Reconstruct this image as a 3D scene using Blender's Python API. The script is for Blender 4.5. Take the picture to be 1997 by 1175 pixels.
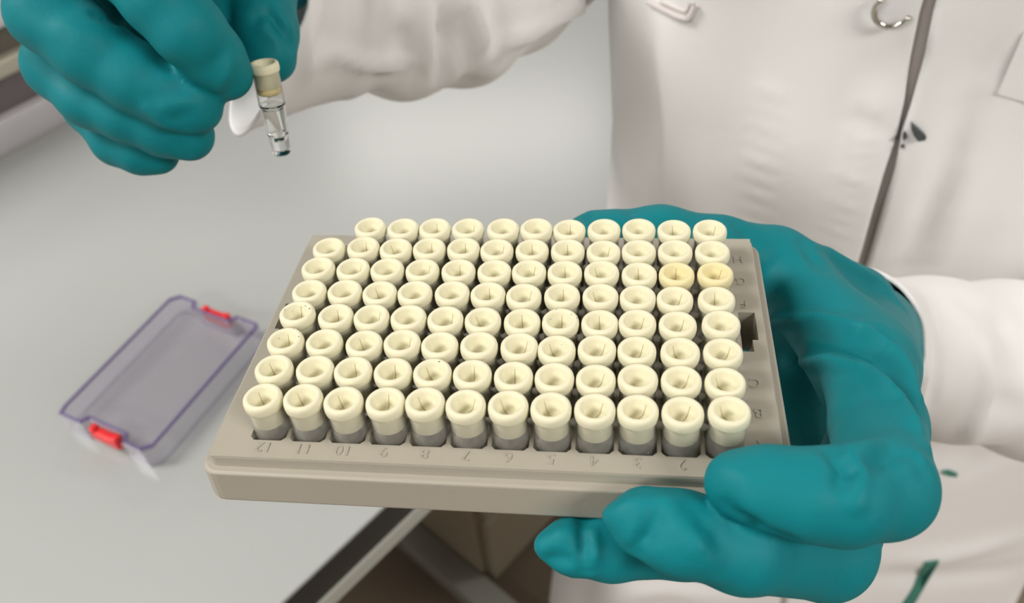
import bpy, bmesh, math, random
import numpy as np
from mathutils import Vector, Matrix
from mathutils.bvhtree import BVHTree

random.seed(4)
for o in list(bpy.data.objects):
    bpy.data.objects.remove(o)
sc = bpy.context.scene
COL = sc.collection

# ------------------------------------------------------------------ camera, world, lights, exposure
F_PX, W_PX, H_PX = 1701.72, 1997.0, 1175.0
CAM = np.array([0.0, 0.0, 1.41])
# rows: world X, Y, Z expressed in camera axes (x right, y down, z forward)
M = np.array([[0.99645, -0.08424, 0.0], [-0.06187, -0.73191, 0.67859], [-0.05717, -0.67618, -0.73451]])
M /= np.linalg.norm(M, axis=1)[:, None]
cd = bpy.data.cameras.new('camera')
cam = bpy.data.objects.new('camera', cd)
COL.objects.link(cam)
right, up, back = M @ [1, 0, 0], M @ [0, -1, 0], M @ [0, 0, -1]
cam.matrix_world = Matrix([[right[i], up[i], back[i], CAM[i]] for i in range(3)] + [[0, 0, 0, 1]])
cd.sensor_fit = 'HORIZONTAL'
cd.sensor_width = 36.0
cd.lens = F_PX / W_PX * 36.0
cd.clip_start = 0.01
cd.dof.use_dof = True
cd.dof.focus_distance = 0.208
cd.dof.aperture_fstop = 17.0
sc.camera = cam

world = bpy.data.worlds.new('room_ambient')
sc.world = world
world.use_nodes = True
world.node_tree.nodes['Background'].inputs[0].default_value = (1.0, 0.96, 0.92, 1)
world.node_tree.nodes['Background'].inputs[1].default_value = 0.35

def ceiling_light(x, y, sx, sy, power, color=(1.0, 0.965, 0.92), rz=0.0):
    l = bpy.data.lights.new('ceiling_luminaire', 'AREA')
    l.shape = 'RECTANGLE'; l.size = sx; l.size_y = sy; l.energy = power; l.color = color
    o = bpy.data.objects.new('ceiling_luminaire', l)
    COL.objects.link(o)
    o.location = (x, y, 2.72); o.rotation_euler = (0, 0, rz)
    return o
ceiling_light(-1.6, 0.40, 1.3, 0.6, 38)
ceiling_light(-0.1, 3.15, 1.2, 0.5, 18)
ceiling_light(1.5, -1.2, 1.3, 0.6, 40)
ceiling_light(-1.7, -1.6, 1.3, 0.6, 33)
ceiling_light(2.2, 1.2, 1.3, 0.6, 14)
sc.cycles.use_light_tree = False
sc.cycles.max_bounces = 9
sc.cycles.diffuse_bounces = 3
sc.cycles.glossy_bounces = 3
sc.cycles.transmission_bounces = 8
sc.cycles.transparent_max_bounces = 16
sc.cycles.caustics_reflective = False
sc.view_settings.view_transform = 'Standard'
sc.view_settings.look = 'None'
sc.view_settings.exposure = 0.40
sc.view_settings.gamma = 1.0
sc.view_settings.use_curve_mapping = False

# ------------------------------------------------------------------ helpers
def cv(px, py, d):
    """pixel + depth in mm -> camera-axis point in mm"""
    return np.array([(px - 998.5) / F_PX * d, (py - 587.5) / F_PX * d, d])
def c2w(c):
    return CAM + (np.asarray(c) / 1000.0) @ M.T
def at(px, py, d):
    return c2w(cv(px, py, d))
def ray(px, py):
    r = M @ np.array([(px - 998.5) / F_PX, (py - 587.5) / F_PX, 1.0])
    return r / np.linalg.norm(r)

def tag(o, label=None, cat=None, group=None, kind=None):
    if label: o['label'] = label
    if cat: o['category'] = cat
    if group: o['group'] = group
    if kind: o['kind'] = kind
    return o
def empty(name, mat=None, loc=None):
    o = bpy.data.objects.new(name, None)
    o.empty_display_size = 0.01
    COL.objects.link(o)
    if mat is not None: o.matrix_world = mat
    if loc is not None: o.location = loc
    return o
def link(name, me, mat, parent=None, world_coords=False, smooth=False):
    o = bpy.data.objects.new(name, me)
    COL.objects.link(o)
    if mat is not None and not me.materials: me.materials.append(mat)
    if smooth:
        me.polygons.foreach_set('use_smooth', [True] * len(me.polygons))
    if parent is not None:
        o.parent = parent
        if world_coords:
            o.matrix_parent_inverse = parent.matrix_world.inverted()
    return o
def mesh(name, verts, faces):
    me = bpy.data.meshes.new(name)
    if isinstance(verts, np.ndarray) and isinstance(faces, np.ndarray):
        n, m, k = len(verts), len(faces), faces.shape[1]
        me.vertices.add(n); me.vertices.foreach_set('co', verts.astype(np.float32).ravel())
        me.loops.add(m * k); me.loops.foreach_set('vertex_index', faces.astype(np.int32).ravel())
        me.polygons.add(m); me.polygons.foreach_set('loop_start', np.arange(0, m * k, k, dtype=np.int32))
        me.update(calc_edges=True); me.validate()
        return me
    me.from_pydata([tuple(map(float, v)) for v in verts], [], [tuple(map(int, f)) for f in faces])
    me.update()
    return me
def bm_mesh(name, bm):
    me = bpy.data.meshes.new(name)
    bm.normal_update(); bm.to_mesh(me); bm.free()
    return me
def add_box(bm, x0, x1, y0, y1, z0, z1, bevel=0.0, seg=2):
    r = bmesh.ops.create_cube(bm, size=1.0)
    for v in r['verts']:
        v.co = Vector(((x0 + x1) / 2 + v.co.x * (x1 - x0), (y0 + y1) / 2 + v.co.y * (y1 - y0), (z0 + z1) / 2 + v.co.z * (z1 - z0)))
    if bevel > 0:
        es = list({e for v in r['verts'] for e in v.link_edges})
        bmesh.ops.bevel(bm, geom=es, offset=bevel, segments=seg, affect='EDGES', profile=0.5)
def box_mesh(name, *a, **k):
    bm = bmesh.new(); add_box(bm, *a, **k); return bm_mesh(name, bm)
def lathe_mesh(name, prof, seg=40, closed_profile=False):
    """profile: list of (r, z); r == 0 at an end closes it"""
    vs, fs, rings = [], [], []
    for r, z in prof:
        if r < 1e-9:
            rings.append([len(vs)]); vs.append((0, 0, z))
        else:
            rings.append(list(range(len(vs), len(vs) + seg)))
            for k in range(seg):
                a = 2 * math.pi * k / seg
                vs.append((r * math.cos(a), r * math.sin(a), z))
    pairs = list(zip(rings, rings[1:]))
    if closed_profile: pairs.append((rings[-1], rings[0]))
    for A, B in pairs:
        for k in range(seg):
            k2 = (k + 1) % seg
            if len(A) == 1 and len(B) == 1: continue
            if len(A) == 1: fs.append((A[0], B[k2], B[k]))
            elif len(B) == 1: fs.append((A[k], A[k2], B[0]))
            else: fs.append((A[k], A[k2], B[k2], B[k]))
    return mesh(name, vs, fs)
def crisp(prof, w=0.03):
    """keep the corners of a lathe profile crisp: a close pair of loops at each end of every segment"""
    out = []
    for (r0, z0), (r1, z1) in zip(prof, prof[1:]):
        L = math.hypot(r1 - r0, z1 - z0); t = min(0.3, w / max(1e-6, L))
        out += [(r0, z0), (r0 + (r1 - r0) * t, z0 + (z1 - z0) * t), (r1 - (r1 - r0) * t, z1 - (z1 - z0) * t)]
    return out + [prof[-1]]
def prism_mesh(name, poly, z0, z1, bevel=0.0):
    bm = bmesh.new()
    lo = [bm.verts.new((x, y, z0)) for x, y in poly]
    hi = [bm.verts.new((x, y, z1)) for x, y in poly]
    n = len(poly)
    bm.faces.new(lo[::-1]); bm.faces.new(hi)
    for i in range(n):
        bm.faces.new((lo[i], lo[(i + 1) % n], hi[(i + 1) % n], hi[i]))
    if bevel: bmesh.ops.bevel(bm, geom=bm.edges[:], offset=bevel, segments=2, affect='EDGES', profile=0.5)
    return bm_mesh(name, bm)
def grid_faces(nu, nv, wrap_u=False):
    fs = []
    for j in range(nv - 1):
        for i in range(nu if wrap_u else nu - 1):
            i2 = (i + 1) % nu
            fs.append((j * nu + i, j * nu + i2, (j + 1) * nu + i2, (j + 1) * nu + i))
    return fs

# ------------------------------------------------------------------ materials
def new_mat(name):
    m = bpy.data.materials.new(name); m.use_nodes = True
    nt = m.node_tree
    return m, nt, nt.nodes['Principled BSDF']
def solid(name, col, rough=0.5, bump=0.0, bscale=400.0, var=0.0, vscale=30.0, metallic=0.0, sss=0.0, coat=0.0, detail=3.0, sheen=0.0, spec=0.5):
    m, nt, b = new_mat(name)
    b.inputs['Base Color'].default_value = (*col, 1)
    b.inputs['Roughness'].default_value = rough
    b.inputs['Metallic'].default_value = metallic
    b.inputs['Specular IOR Level'].default_value = spec
    b.inputs['Coat Weight'].default_value = coat
    b.inputs['Sheen Weight'].default_value = sheen
    if sss:
        b.inputs['Subsurface Weight'].default_value = sss
        b.inputs['Subsurface Radius'].default_value = (1.0, 0.8, 0.45)
        b.inputs['Subsurface Scale'].default_value = 0.0012
    tc = nt.nodes.new('ShaderNodeTexCoord')
    if var:
        n = nt.nodes.new('ShaderNodeTexNoise'); n.inputs['Scale'].default_value = vscale; n.inputs['Detail'].default_value = detail
        nt.links.new(tc.outputs['Object'], n.inputs['Vector'])
        mp = nt.nodes.new('ShaderNodeMix'); mp.data_type = 'RGBA'
        mp.inputs[6].default_value = (*[max(0, c * (1 - var)) for c in col], 1)
        mp.inputs[7].default_value = (*[min(1, c * (1 + var)) for c in col], 1)
        nt.links.new(n.outputs['Fac'], mp.inputs[0]); nt.links.new(mp.outputs[2], b.inputs['Base Color'])
    if bump:
        n = nt.nodes.new('ShaderNodeTexNoise'); n.inputs['Scale'].default_value = bscale; n.inputs['Detail'].default_value = 2
        nt.links.new(tc.outputs['Object'], n.inputs['Vector'])
        bp = nt.nodes.new('ShaderNodeBump'); bp.inputs['Strength'].default_value = bump; bp.inputs['Distance'].default_value = 0.0004
        nt.links.new(n.outputs['Fac'], bp.inputs['Height']); nt.links.new(bp.outputs['Normal'], b.inputs['Normal'])
    return m
def clear_plastic(name, tint, haze, hazecol, rough=0.15, edge=0.5, fpow=5.0):
    """thin clear plastic: see-through, with a fresnel sheen and a little milky scatter"""
    m, nt, b = new_mat(name)
    b.inputs['Base Color'].default_value = (*hazecol, 1); b.inputs['Roughness'].default_value = rough
    tr = nt.nodes.new('ShaderNodeBsdfTransparent'); tr.inputs[0].default_value = (*tint, 1)
    gl = nt.nodes.new('ShaderNodeBsdfGlossy'); gl.inputs['Roughness'].default_value = rough * 0.6; gl.inputs[0].default_value = (1, 1, 1, 1)
    lwf = nt.nodes.new('ShaderNodeLayerWeight'); lwf.inputs['Blend'].default_value = 0.5
    lpw = nt.nodes.new('ShaderNodeMath'); lpw.operation = 'POWER'; lpw.inputs[1].default_value = fpow
    nt.links.new(lwf.outputs['Facing'], lpw.inputs[0])
    lw = nt.nodes.new('ShaderNodeMath'); lw.operation = 'MULTIPLY_ADD'; lw.inputs[1].default_value = 0.7; lw.inputs[2].default_value = 0.03
    nt.links.new(lpw.outputs[0], lw.inputs[0])
    lw2 = nt.nodes.new('ShaderNodeLayerWeight'); lw2.inputs['Blend'].default_value = 0.25
    tc = nt.nodes.new('ShaderNodeTexCoord')
    n = nt.nodes.new('ShaderNodeTexNoise'); n.inputs['Scale'].default_value = 500; n.inputs['Detail'].default_value = 3
    nt.links.new(tc.outputs['Object'], n.inputs['Vector'])
    mul = nt.nodes.new('ShaderNodeMath'); mul.operation = 'MULTIPLY_ADD'
    mul.inputs[1].default_value = edge; mul.inputs[2].default_value = haze
    nt.links.new(lw2.outputs['Facing'], mul.inputs[0])
    mul2 = nt.nodes.new('ShaderNodeMath'); mul2.operation = 'MULTIPLY_ADD'; mul2.use_clamp = True
    mul2.inputs[1].default_value = haze * 1.2; 
    nt.links.new(n.outputs['Fac'], mul2.inputs[0]); nt.links.new(mul.outputs[0], mul2.inputs[2])
    m1 = nt.nodes.new('ShaderNodeMixShader'); m2 = nt.nodes.new('ShaderNodeMixShader')
    nt.links.new(mul2.outputs[0], m1.inputs[0]); nt.links.new(tr.outputs[0], m1.inputs[1]); nt.links.new(b.outputs[0], m1.inputs[2])
    nt.links.new(lw.outputs[0], m2.inputs[0]); nt.links.new(m1.outputs[0], m2.inputs[1]); nt.links.new(gl.outputs[0], m2.inputs[2])
    nt.links.new(m2.outputs[0], nt.nodes['Material Output'].inputs['Surface'])
    return m
def glassy(name, col, ior):
    m, nt, b = new_mat(name)
    b.inputs['Base Color'].default_value = (*col, 1); b.inputs['Transmission Weight'].default_value = 1.0
    b.inputs['Roughness'].default_value = 0.02; b.inputs['IOR'].default_value = ior
    tc = nt.nodes.new('ShaderNodeTexCoord'); n = nt.nodes.new('ShaderNodeTexNoise'); n.inputs['Scale'].default_value = 250
    nt.links.new(tc.outputs['Object'], n.inputs['Vector'])
    bp = nt.nodes.new('ShaderNodeBump'); bp.inputs['Strength'].default_value = 0.04; bp.inputs['Distance'].default_value = 0.0003
    nt.links.new(n.outputs['Fac'], bp.inputs['Height']); nt.links.new(bp.outputs['Normal'], b.inputs['Normal'])
    return m
MT = dict(
    rack=solid('warm_grey_plastic', (0.42, 0.39, 0.325), 0.42, bump=0.10, bscale=900, var=0.03, vscale=60),
    cap=solid('cream_rubber', (0.80, 0.765, 0.56), 0.62, bump=0.10, bscale=1500, var=0.04, vscale=500),
    cap_yellow=solid('yellowed_cream_rubber', (0.80, 0.72, 0.42), 0.62, bump=0.10, bscale=1500, var=0.05, vscale=500),
    slit=solid('slit_shade', (0.56, 0.49, 0.28), 0.8, var=0.1, vscale=900),
    speck=solid('dark_speck', (0.05, 0.05, 0.045), 0.7, var=0.3, vscale=3000),
    tube=clear_plastic('clear_tube_plastic', (0.985, 0.985, 0.975), 0.045, (0.80, 0.79, 0.74), 0.2, 0.25),
    tube_held=glassy('clear_held_tube_plastic', (0.975, 0.98, 0.97), 1.30),
    plug_amber=solid('amber_plug_end', (0.72, 0.60, 0.30), 0.45, var=0.08, vscale=800),
    liquid=glassy('clear_liquid', (0.97, 0.975, 0.96), 1.22),
    glove=solid('teal_nitrile', (0.002, 0.20, 0.232), 0.58, bump=0.2, bscale=700, var=0.08, vscale=25, spec=0.2),
    coat=solid('white_cotton', (0.88, 0.868, 0.862), 0.85, bump=0.25, bscale=1800, var=0.025, vscale=14, sheen=0.15, spec=0.25),
    coat_inner_shaded=solid('shaded_cotton_inner', (0.60, 0.545, 0.51), 0.9, bump=0.25, bscale=1800, var=0.03, vscale=14, spec=0.2),  # coat cloth toned grey-brown, with the opening's shade put into the colour
    stitch=solid('white_thread', (0.70, 0.655, 0.64), 0.9, bump=0.3, bscale=2500),
    top=solid('pale_laminate', (0.40, 0.418, 0.412), 0.24, bump=0.03, bscale=250, var=0.02, vscale=5, spec=0.42),
    black_edge=solid('black_edging', (0.018, 0.017, 0.015), 0.45, bump=0.05, bscale=300, var=0.1, vscale=20),
    grey_metal=solid('grey_painted_steel', (0.42, 0.42, 0.38), 0.4, bump=0.04, bscale=300, var=0.04, vscale=12),
    floor=solid('brown_floor', (0.20, 0.155, 0.11), 0.5, bump=0.08, bscale=80, var=0.12, vscale=9),
    beige=solid('beige_cabinet', (0.50, 0.445, 0.34), 0.55, bump=0.04, bscale=200, var=0.03, vscale=6),
    wall=solid('white_wall_paint', (0.72, 0.70, 0.66), 0.85, var=0.02, vscale=3),
    absorber=solid('bounce_cutting_grey', (0.26, 0.25, 0.24), 0.6, var=0.05, vscale=2),  # dark tone made up for the unseen wall, to cut frontal bounce light
    white_pvc=solid('white_pvc', (0.62, 0.60, 0.63), 0.4, bump=0.02, bscale=200, var=0.02, vscale=8),
    mauve=solid('mauve_grey_channel', (0.16, 0.135, 0.14), 0.5, bump=0.03, bscale=200, var=0.1, vscale=15),
    brown_gap=solid('brown_grey_channel', (0.13, 0.115, 0.09), 0.5, bump=0.03, bscale=200, var=0.1, vscale=15),
    alu=solid('champagne_aluminium', (0.50, 0.46, 0.38), 0.35, bump=0.03, bscale=400, var=0.04, vscale=20, metallic=0.3),
    lid=clear_plastic('violet_clear_plastic', (0.95, 0.943, 0.965), 0.03, (0.60, 0.57, 0.68), 0.12, 0.12),
    lid_edge=clear_plastic('violet_thick_edge', (0.42, 0.37, 0.60), 0.30, (0.24, 0.19, 0.40), 0.15, 0.2),
    red=solid('red_plastic', (0.78, 0.025, 0.03), 0.35, bump=0.03, bscale=300, var=0.05, vscale=60),
    chrome=solid('chrome', (0.62, 0.60, 0.54), 0.16, metallic=1.0, bump=0.03, bscale=400, var=0.05, vscale=80),
    smudge=solid('dark_grey_snap', (0.06, 0.07, 0.07), 0.5, bump=0.2, bscale=900, var=0.2, vscale=300),
    ink=solid('green_ink', (0.05, 0.22, 0.17), 0.8, bump=0.2, bscale=1500, var=0.15, vscale=150),
    trousers=solid('dark_trousers', (0.06, 0.065, 0.08), 0.9, var=0.1, vscale=30),
    shoe=solid('black_shoe', (0.03, 0.03, 0.03), 0.5, bump=0.1, bscale=300, var=0.1, vscale=30),
)

# ------------------------------------------------------------------ the room
HX0, HX1, HY0, HY1, HZ = -3.6, 3.4, -3.2, 4.6, 2.8
tag(link('floor', box_mesh('floor', HX0, HX1, HY0, HY1, -0.1, 0.0), MT['floor']), 'dark brown floor seen below the bench edge', kind='structure')
tag(link('ceiling', box_mesh('ceiling', HX0, HX1, HY0, HY1, HZ, HZ + 0.1), MT['wall']), 'white laboratory ceiling above the bench', kind='structure')
tag(link('wall_left', box_mesh('wall_left', HX0 - 0.1, HX0, HY0, HY1, 0, HZ), MT['wall']), 'white painted wall at the left of the room', kind='structure')
tag(link('wall_right', box_mesh('wall_right', HX1, HX1 + 0.1, HY0, HY1, 0, HZ), MT['wall']), 'white painted wall at the right of the room', kind='structure')
tag(link('wall_back', box_mesh('wall_back', HX0, HX1, HY1, HY1 + 0.1, 0, HZ), MT['wall']), 'white painted wall behind the bench', kind='structure')
tag(link('wall_front', box_mesh('wall_front', HX0, HX1, HY0 - 0.1, HY0, 0, HZ), MT['absorber']), 'grey cupboard wall unseen behind the photographer, dark to cut bounce light', kind='structure')

# ------------------------------------------------------------------ the bench (frame: u along its edge, v towards its far side)
S2 = math.sqrt(0.5)
BO = Vector((0.0, 0.3935, 0.0))
BMAT = Matrix(((S2, -S2, 0, BO.x), (S2, S2, 0, BO.y), (0, 0, 1, 0), (0, 0, 0, 1)))
bench = empty('lab_bench', BMAT)
tag(bench, 'pale grey laboratory bench with a black front edge', 'bench')
U0, U1, BW, BT = -1.15, 2.05, 0.58, 0.90
link('worktop', box_mesh('worktop', U0, U1, 0.0, BW, BT - 0.004, BT, bevel=0.001), MT['top'], bench)
tag(link('edge_band', box_mesh('edge_band', U0, U1, 0.0, BW, BT - 0.034, BT - 0.004), MT['black_edge'], bench), 'black edge band')
link('front_rail', box_mesh('front_rail', U0 + 0.02, U1 - 0.02, -0.002, 0.03, BT - 0.051, BT - 0.034, bevel=0.002), MT['grey_metal'], bench)
link('back_rail', box_mesh('back_rail', U0 + 0.02, U1 - 0.02, BW - 0.05, BW - 0.01, BT - 0.075, BT - 0.034, bevel=0.002), MT['grey_metal'], bench)
def bench_uv(x, y):
    p = BMAT.inverted() @ Vector((x, y, 0)); return p.x, p.y
fu, _ = bench_uv(-0.20, 0.735)
for u in (fu, fu + 1.35, U0 + 0.08):
    bm = bmesh.new()
    add_box(bm, u - 0.024, u + 0.024, 0.06, BW - 0.02, 0.0, 0.045, bevel=0.004)
    foot = link('leg_foot', bm_mesh('leg_foot', bm), MT['grey_metal'], bench)
    link('leg_post', box_mesh('leg_post', u - 0.022, u + 0.022, BW * 0.78 - 0.04, BW * 0.78 + 0.04, 0.045, BT - 0.075, bevel=0.004), MT['grey_metal'], bench)
    link('leg_arm', box_mesh('leg_arm', u - 0.020, u + 0.020, 0.10, BW - 0.05, BT - 0.09, BT - 0.051, bevel=0.003), MT['grey_metal'], bench)

# beige pedestal standing below the bench
cu, cvv = bench_uv(-0.087, 0.656)
ped = empty('drawer_pedestal', BMAT @ Matrix.Translation((cu, cvv, 0)))
tag(ped, 'beige drawer pedestal standing on the floor below the bench', 'cabinet')
link('carcass', box_mesh('carcass', 0.0, 0.42, 0.0, 0.36, 0.0, 0.62, bevel=0.003), MT['beige'], ped)
for k in range(3):
    dr = link('drawer', box_mesh('drawer', 0.012, 0.408, -0.016, -0.0005, 0.02 + k * 0.2, 0.205 + k * 0.2, bevel=0.003), MT['beige'], ped)
    link('handle', box_mesh('handle', 0.15, 0.27, -0.032, -0.0165, 0.15 + k * 0.2, 0.162 + k * 0.2, bevel=0.003), MT['grey_metal'], dr)

# cable trunking along the far side of the bench
trk = empty('cable_trunking', BMAT @ Matrix.Translation((0, BW, BT)))
tag(trk, 'white and aluminium cable trunking along the far edge of the bench', 'trunking')
link('upstand', box_mesh('upstand', U0, U1, 0.003, 0.018, -0.02, 0.032, bevel=0.003), MT['white_pvc'], trk)
link('lower_channel', box_mesh('lower_channel', U0, U1, 0.016, 0.06, -0.02, 0.075), MT['mauve'], trk)
link('rail', box_mesh('rail', U0, U1, 0.006, 0.03, 0.066, 0.085, bevel=0.004), MT['alu'], trk)
link('upper_channel', box_mesh('upper_channel', U0, U1, 0.016, 0.06, 0.076, 0.118), MT['brown_gap'], trk)
link('cover', box_mesh('cover', U0, U1, 0.000, 0.20, 0.112, 0.17, bevel=0.006), MT['white_pvc'], trk)
link('back_board', box_mesh('back_board', U0, U1, 0.06, 0.08, -0.90, 0.112), MT['white_pvc'], trk)

# ------------------------------------------------------------------ the rack (frame in mm: x along the columns, y away from the camera, z up, 0 = cap tops)
RR = np.array([[0.9863, 0.1648, -0.0062], [-0.1628, 0.9792, 0.1209], [0.0260, -0.1182, 0.9926]])
u_, _, v_ = np.linalg.svd(RR); RR = u_ @ v_
RL = c2w(np.array([-1.8033, 0.7735, 206.489]))
RACK = Matrix([[*RR[i], RL[i]] for i in range(3)] + [[0, 0, 0, 1]])
mm = 0.001
ZT, ZS, ZB = -10.0, -13.1, -22.5          # plate top, ledge, bottom
HXP, HYP, HXS, HYS = 61.3, 40.5, 63.9, 42.74
rack = empty('sample_rack', RACK @ Matrix.Translation((0, 0, ZB * mm)))
tag(rack, 'warm grey plastic tube rack with numbered wells held in the gloved hand', 'rack')
def rk(name, me, mat, parent=None, smooth=False):
    """link a mesh given in rack millimetres"""
    me.transform(Matrix.Translation((0, 0, -ZB * mm)) @ Matrix.Scale(mm, 4))
    o = link(name, me, mat, parent or rack, smooth=smooth)
    return o
def well_plate():
    vs, fs = [], []
    def V(x, y, z): vs.append((x, y, z)); return len(vs) - 1
    h, c = 4.06, 0.95
    octo = [(-h, -h + c), (-h + c, -h), (h - c, -h), (h, -h + c), (h, h - c), (h - c, h), (-h + c, h), (-h, h - c)]
    sq = [(-4.5, -h + c), (-h + c, -4.5), (h - c, -4.5), (4.5, -h + c), (4.5, h - c), (h - c, 4.5), (-h + c, 4.5), (-4.5, h - c)]
    cor = {0: (-4.5, -4.5), 2: (4.5, -4.5), 4: (4.5, 4.5), 6: (-4.5, 4.5)}
    for i in range(12):
        for j in range(8):
            cx, cy = (i - 5.5) * 9, (j - 3.5) * 9
            for z, flip in ((ZT, False), (ZB, True)):
                ins = [V(cx + x, cy + y, z) for x, y in octo]; out = [V(cx + x, cy + y, z) for x, y in sq]
                for k in range(8):
                    k2 = (k + 1) % 8
                    f = [out[k], out[k2], ins[k2], ins[k]]
                    if k in cor:
                        f = [out[k], V(cx + cor[k][0], cy + cor[k][1], z), out[k2], ins[k2], ins[k]]
                    fs.append(f[::-1] if flip else f)
                if not flip: top_ins = ins
                else:
                    for k in range(8):
                        k2 = (k + 1) % 8
                        fs.append([top_ins[k], top_ins[k2], ins[k2], ins[k]])
    # margins: front, back, and the short sides with a stepped finger slot in each
    GX, GY = 54.0, 36.0
    def slab(x0, x1, y0, y1):
        a = [V(x0, y0, ZT), V(x1, y0, ZT), V(x1, y1, ZT), V(x0, y1, ZT)]; fs.append(a)
        b = [V(x0, y0, ZB), V(x1, y0, ZB), V(x1, y1, ZB), V(x0, y1, ZB)]; fs.append(b[::-1])
    def wall(pts, closed=True, inward=True):
        n = len(pts)
        t = [V(x, y, ZT) for x, y in pts]; b = [V(x, y, ZB) for x, y in pts]
        for k in range(n if closed else n - 1):
            k2 = (k + 1) % n
            f = [t[k], t[k2], b[k2], b[k]]
            fs.append(f if inward else f[::-1])
    xs = [-HXP, -GX] + [(-54 + 9 * k) for k in range(1, 12)] + [GX, HXP]
    slab(-GX, GX, -HYP, -GY); slab(-GX, GX, GY, HYP)
    for s in (1, -1):
        a, b1, b2, e = (54.0, 55.7, 59.7, HXP)
        nx = 58.3
        def X(x0, x1): return (x0, x1) if s > 0 else (-x1, -x0)
        slab(*X(a, e), -HYP, -3.4); slab(*X(a, e), 10.4, HYP)
        slab(*X(a, b1), -3.4, 10.4); slab(*X(b2, e), 0.6, 10.4); slab(*X(nx, e), -3.4, 0.6)
        P = [(b1, -3.4), (nx, -3.4), (nx, 0.6), (b2, 0.6), (b2, 10.4), (b1, 10.4)]
        if s > 0: wall(P)
        else: wall([(-x, y) for x, y in P][::-1])
    me = mesh('well_plate', vs, fs)
    bm = bmesh.new(); bm.from_mesh(me); bmesh.ops.remove_doubles(bm, verts=bm.verts, dist=0.01)
    return bm_mesh('well_plate', bm)
plate = rk('well_plate', well_plate(), MT['rack'])
def rounded_rect(hx, hy, r, n=5, chamfer=None):
    pts = []
    for sx, sy, a0 in ((1, -1, -90), (1, 1, 0), (-1, 1, 90), (-1, -1, 180)):
        for k in range(n + 1):
            a = math.radians(a0 + 90 * k / n)
            pts.append((sx * (hx - r) + r * math.cos(a), sy * (hy - r) + r * math.sin(a)))
    return pts
def shell(name, profile, rbase):
    """rings of rounded rectangles: profile of (inset, z); continuous wall"""
    vs, fs = [], []
    n = None
    for ins, z in profile:
        ring = rounded_rect(HXS - ins, HYS - ins, max(0.4, rbase - ins * 0.5))
        n = len(ring); vs += [(x, y, z) for x, y in ring]
    for k in range(len(profile) - 1):
        for i in range(n):
            i2 = (i + 1) % n
            fs.append((k * n + i, k * n + i2, (k + 1) * n + i2, (k + 1) * n + i))
    return mesh(name, vs, fs)
# the plate's border: rim, vertical side down to the ledge (joins the plate at its outline)
rk('plate_border', shell('plate_border', [(2.6, ZT), (2.6, ZT - 0.02), (2.35, ZT - 0.22), (2.2, ZT - 0.5), (2.0, ZS - 0.2), (2.6, ZS - 0.2)][1:], 3.0), MT['rack'], smooth=False)
rk('skirt', shell('skirt', [(2.6, ZS), (0.7, ZS), (0.35, ZS - 0.1), (0.1, ZS - 0.35), (0.0, ZS - 0.7), (-0.25, ZB + 0.6), (-0.1, ZB + 0.1), (0.3, ZB), (1.6, ZB), (1.6, ZB + 1.0), (2.6, ZB + 1.0)][::-1], 4.0), MT['rack'])
# the last bit of plate between its straight border and the rounded rim
def text_mesh(txt, size, extrude):
    cu_ = bpy.data.curves.new('t', 'FONT'); cu_.body = txt; cu_.size = size; cu_.extrude = extrude
    cu_.align_x = 'CENTER'; cu_.align_y = 'CENTER'; cu_.resolution_u = 3; cu_.offset = -0.045
    o = bpy.data.objects.new('t', cu_); COL.objects.link(o)
    dg = bpy.context.evaluated_depsgraph_get()
    me = bpy.data.meshes.new_from_object(o.evaluated_get(dg))
    bpy.data.objects.remove(o); bpy.data.curves.remove(cu_)
    return me
def glyph(txt, x, y):
    me = text_mesh(txt, 3.9, 0.17); me.name = 'embossed_number'
    me.transform(Matrix.Translation((x, y, ZT + 0.02)) @ Matrix.Rotation(math.pi, 4, 'Z'))
    o = rk('embossed_number' if txt.isdigit() else 'embossed_letter', me, MT['rack'], plate)
    tag(o, 'embossed %s %s on the rack' % ('number' if txt.isdigit() else 'letter', txt))
for i in range(12):
    glyph(str(12 - i), (i - 5.5) * 9, -37.5)
for j, ch in enumerate('ABC'):
    glyph(ch, 57.4, (j - 3.5) * 9)
for j, ch in ((5, 'F'), (6, 'G'), (7, 'H')):
    glyph(ch, 57.4, (j - 3.5) * 9)

# ------------------------------------------------------------------ tubes
TUBE_LEN = 29.0
def tube_body_mesh(name):
    outer = [(3.95, -2.9), (3.95, -13.0), (3.78, -13.4), (3.25, -22.3), (3.05, -22.7), (2.72, -28.6), (2.5, -29.0)]
    inner = [(0, -24.6), (1.9, -24.4), (2.45, -22.5), (2.7, -22.0), (3.25, -13.2), (3.70, -12.6), (3.74, -2.9)]
    me = lathe_mesh(name, crisp([(0, -28.7), (2.2, -28.75)] + outer[::-1] + inner[::-1]), 32)
    me.transform(Matrix.Scale(mm, 4)); return me
CAPP = [(0, -7.6), (3.2, -7.6), (3.64, -7.2), (3.68, -3.1), (3.69, -3.0), (3.95, -2.95), (4.2, -2.65), (4.3, -2.0), (4.3, -1.2), (4.18, -0.5), (3.85, -0.1), (3.45, 0.0), (3.05, -0.1), (2.78, -0.45), (2.62, -0.95), (1.75, -3.2), (1.3, -3.55), (0, -3.65)]
def cap_mesh(name):
    me = lathe_mesh(name, CAPP, 44); me.transform(Matrix.Scale(mm, 4)); return me
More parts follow.
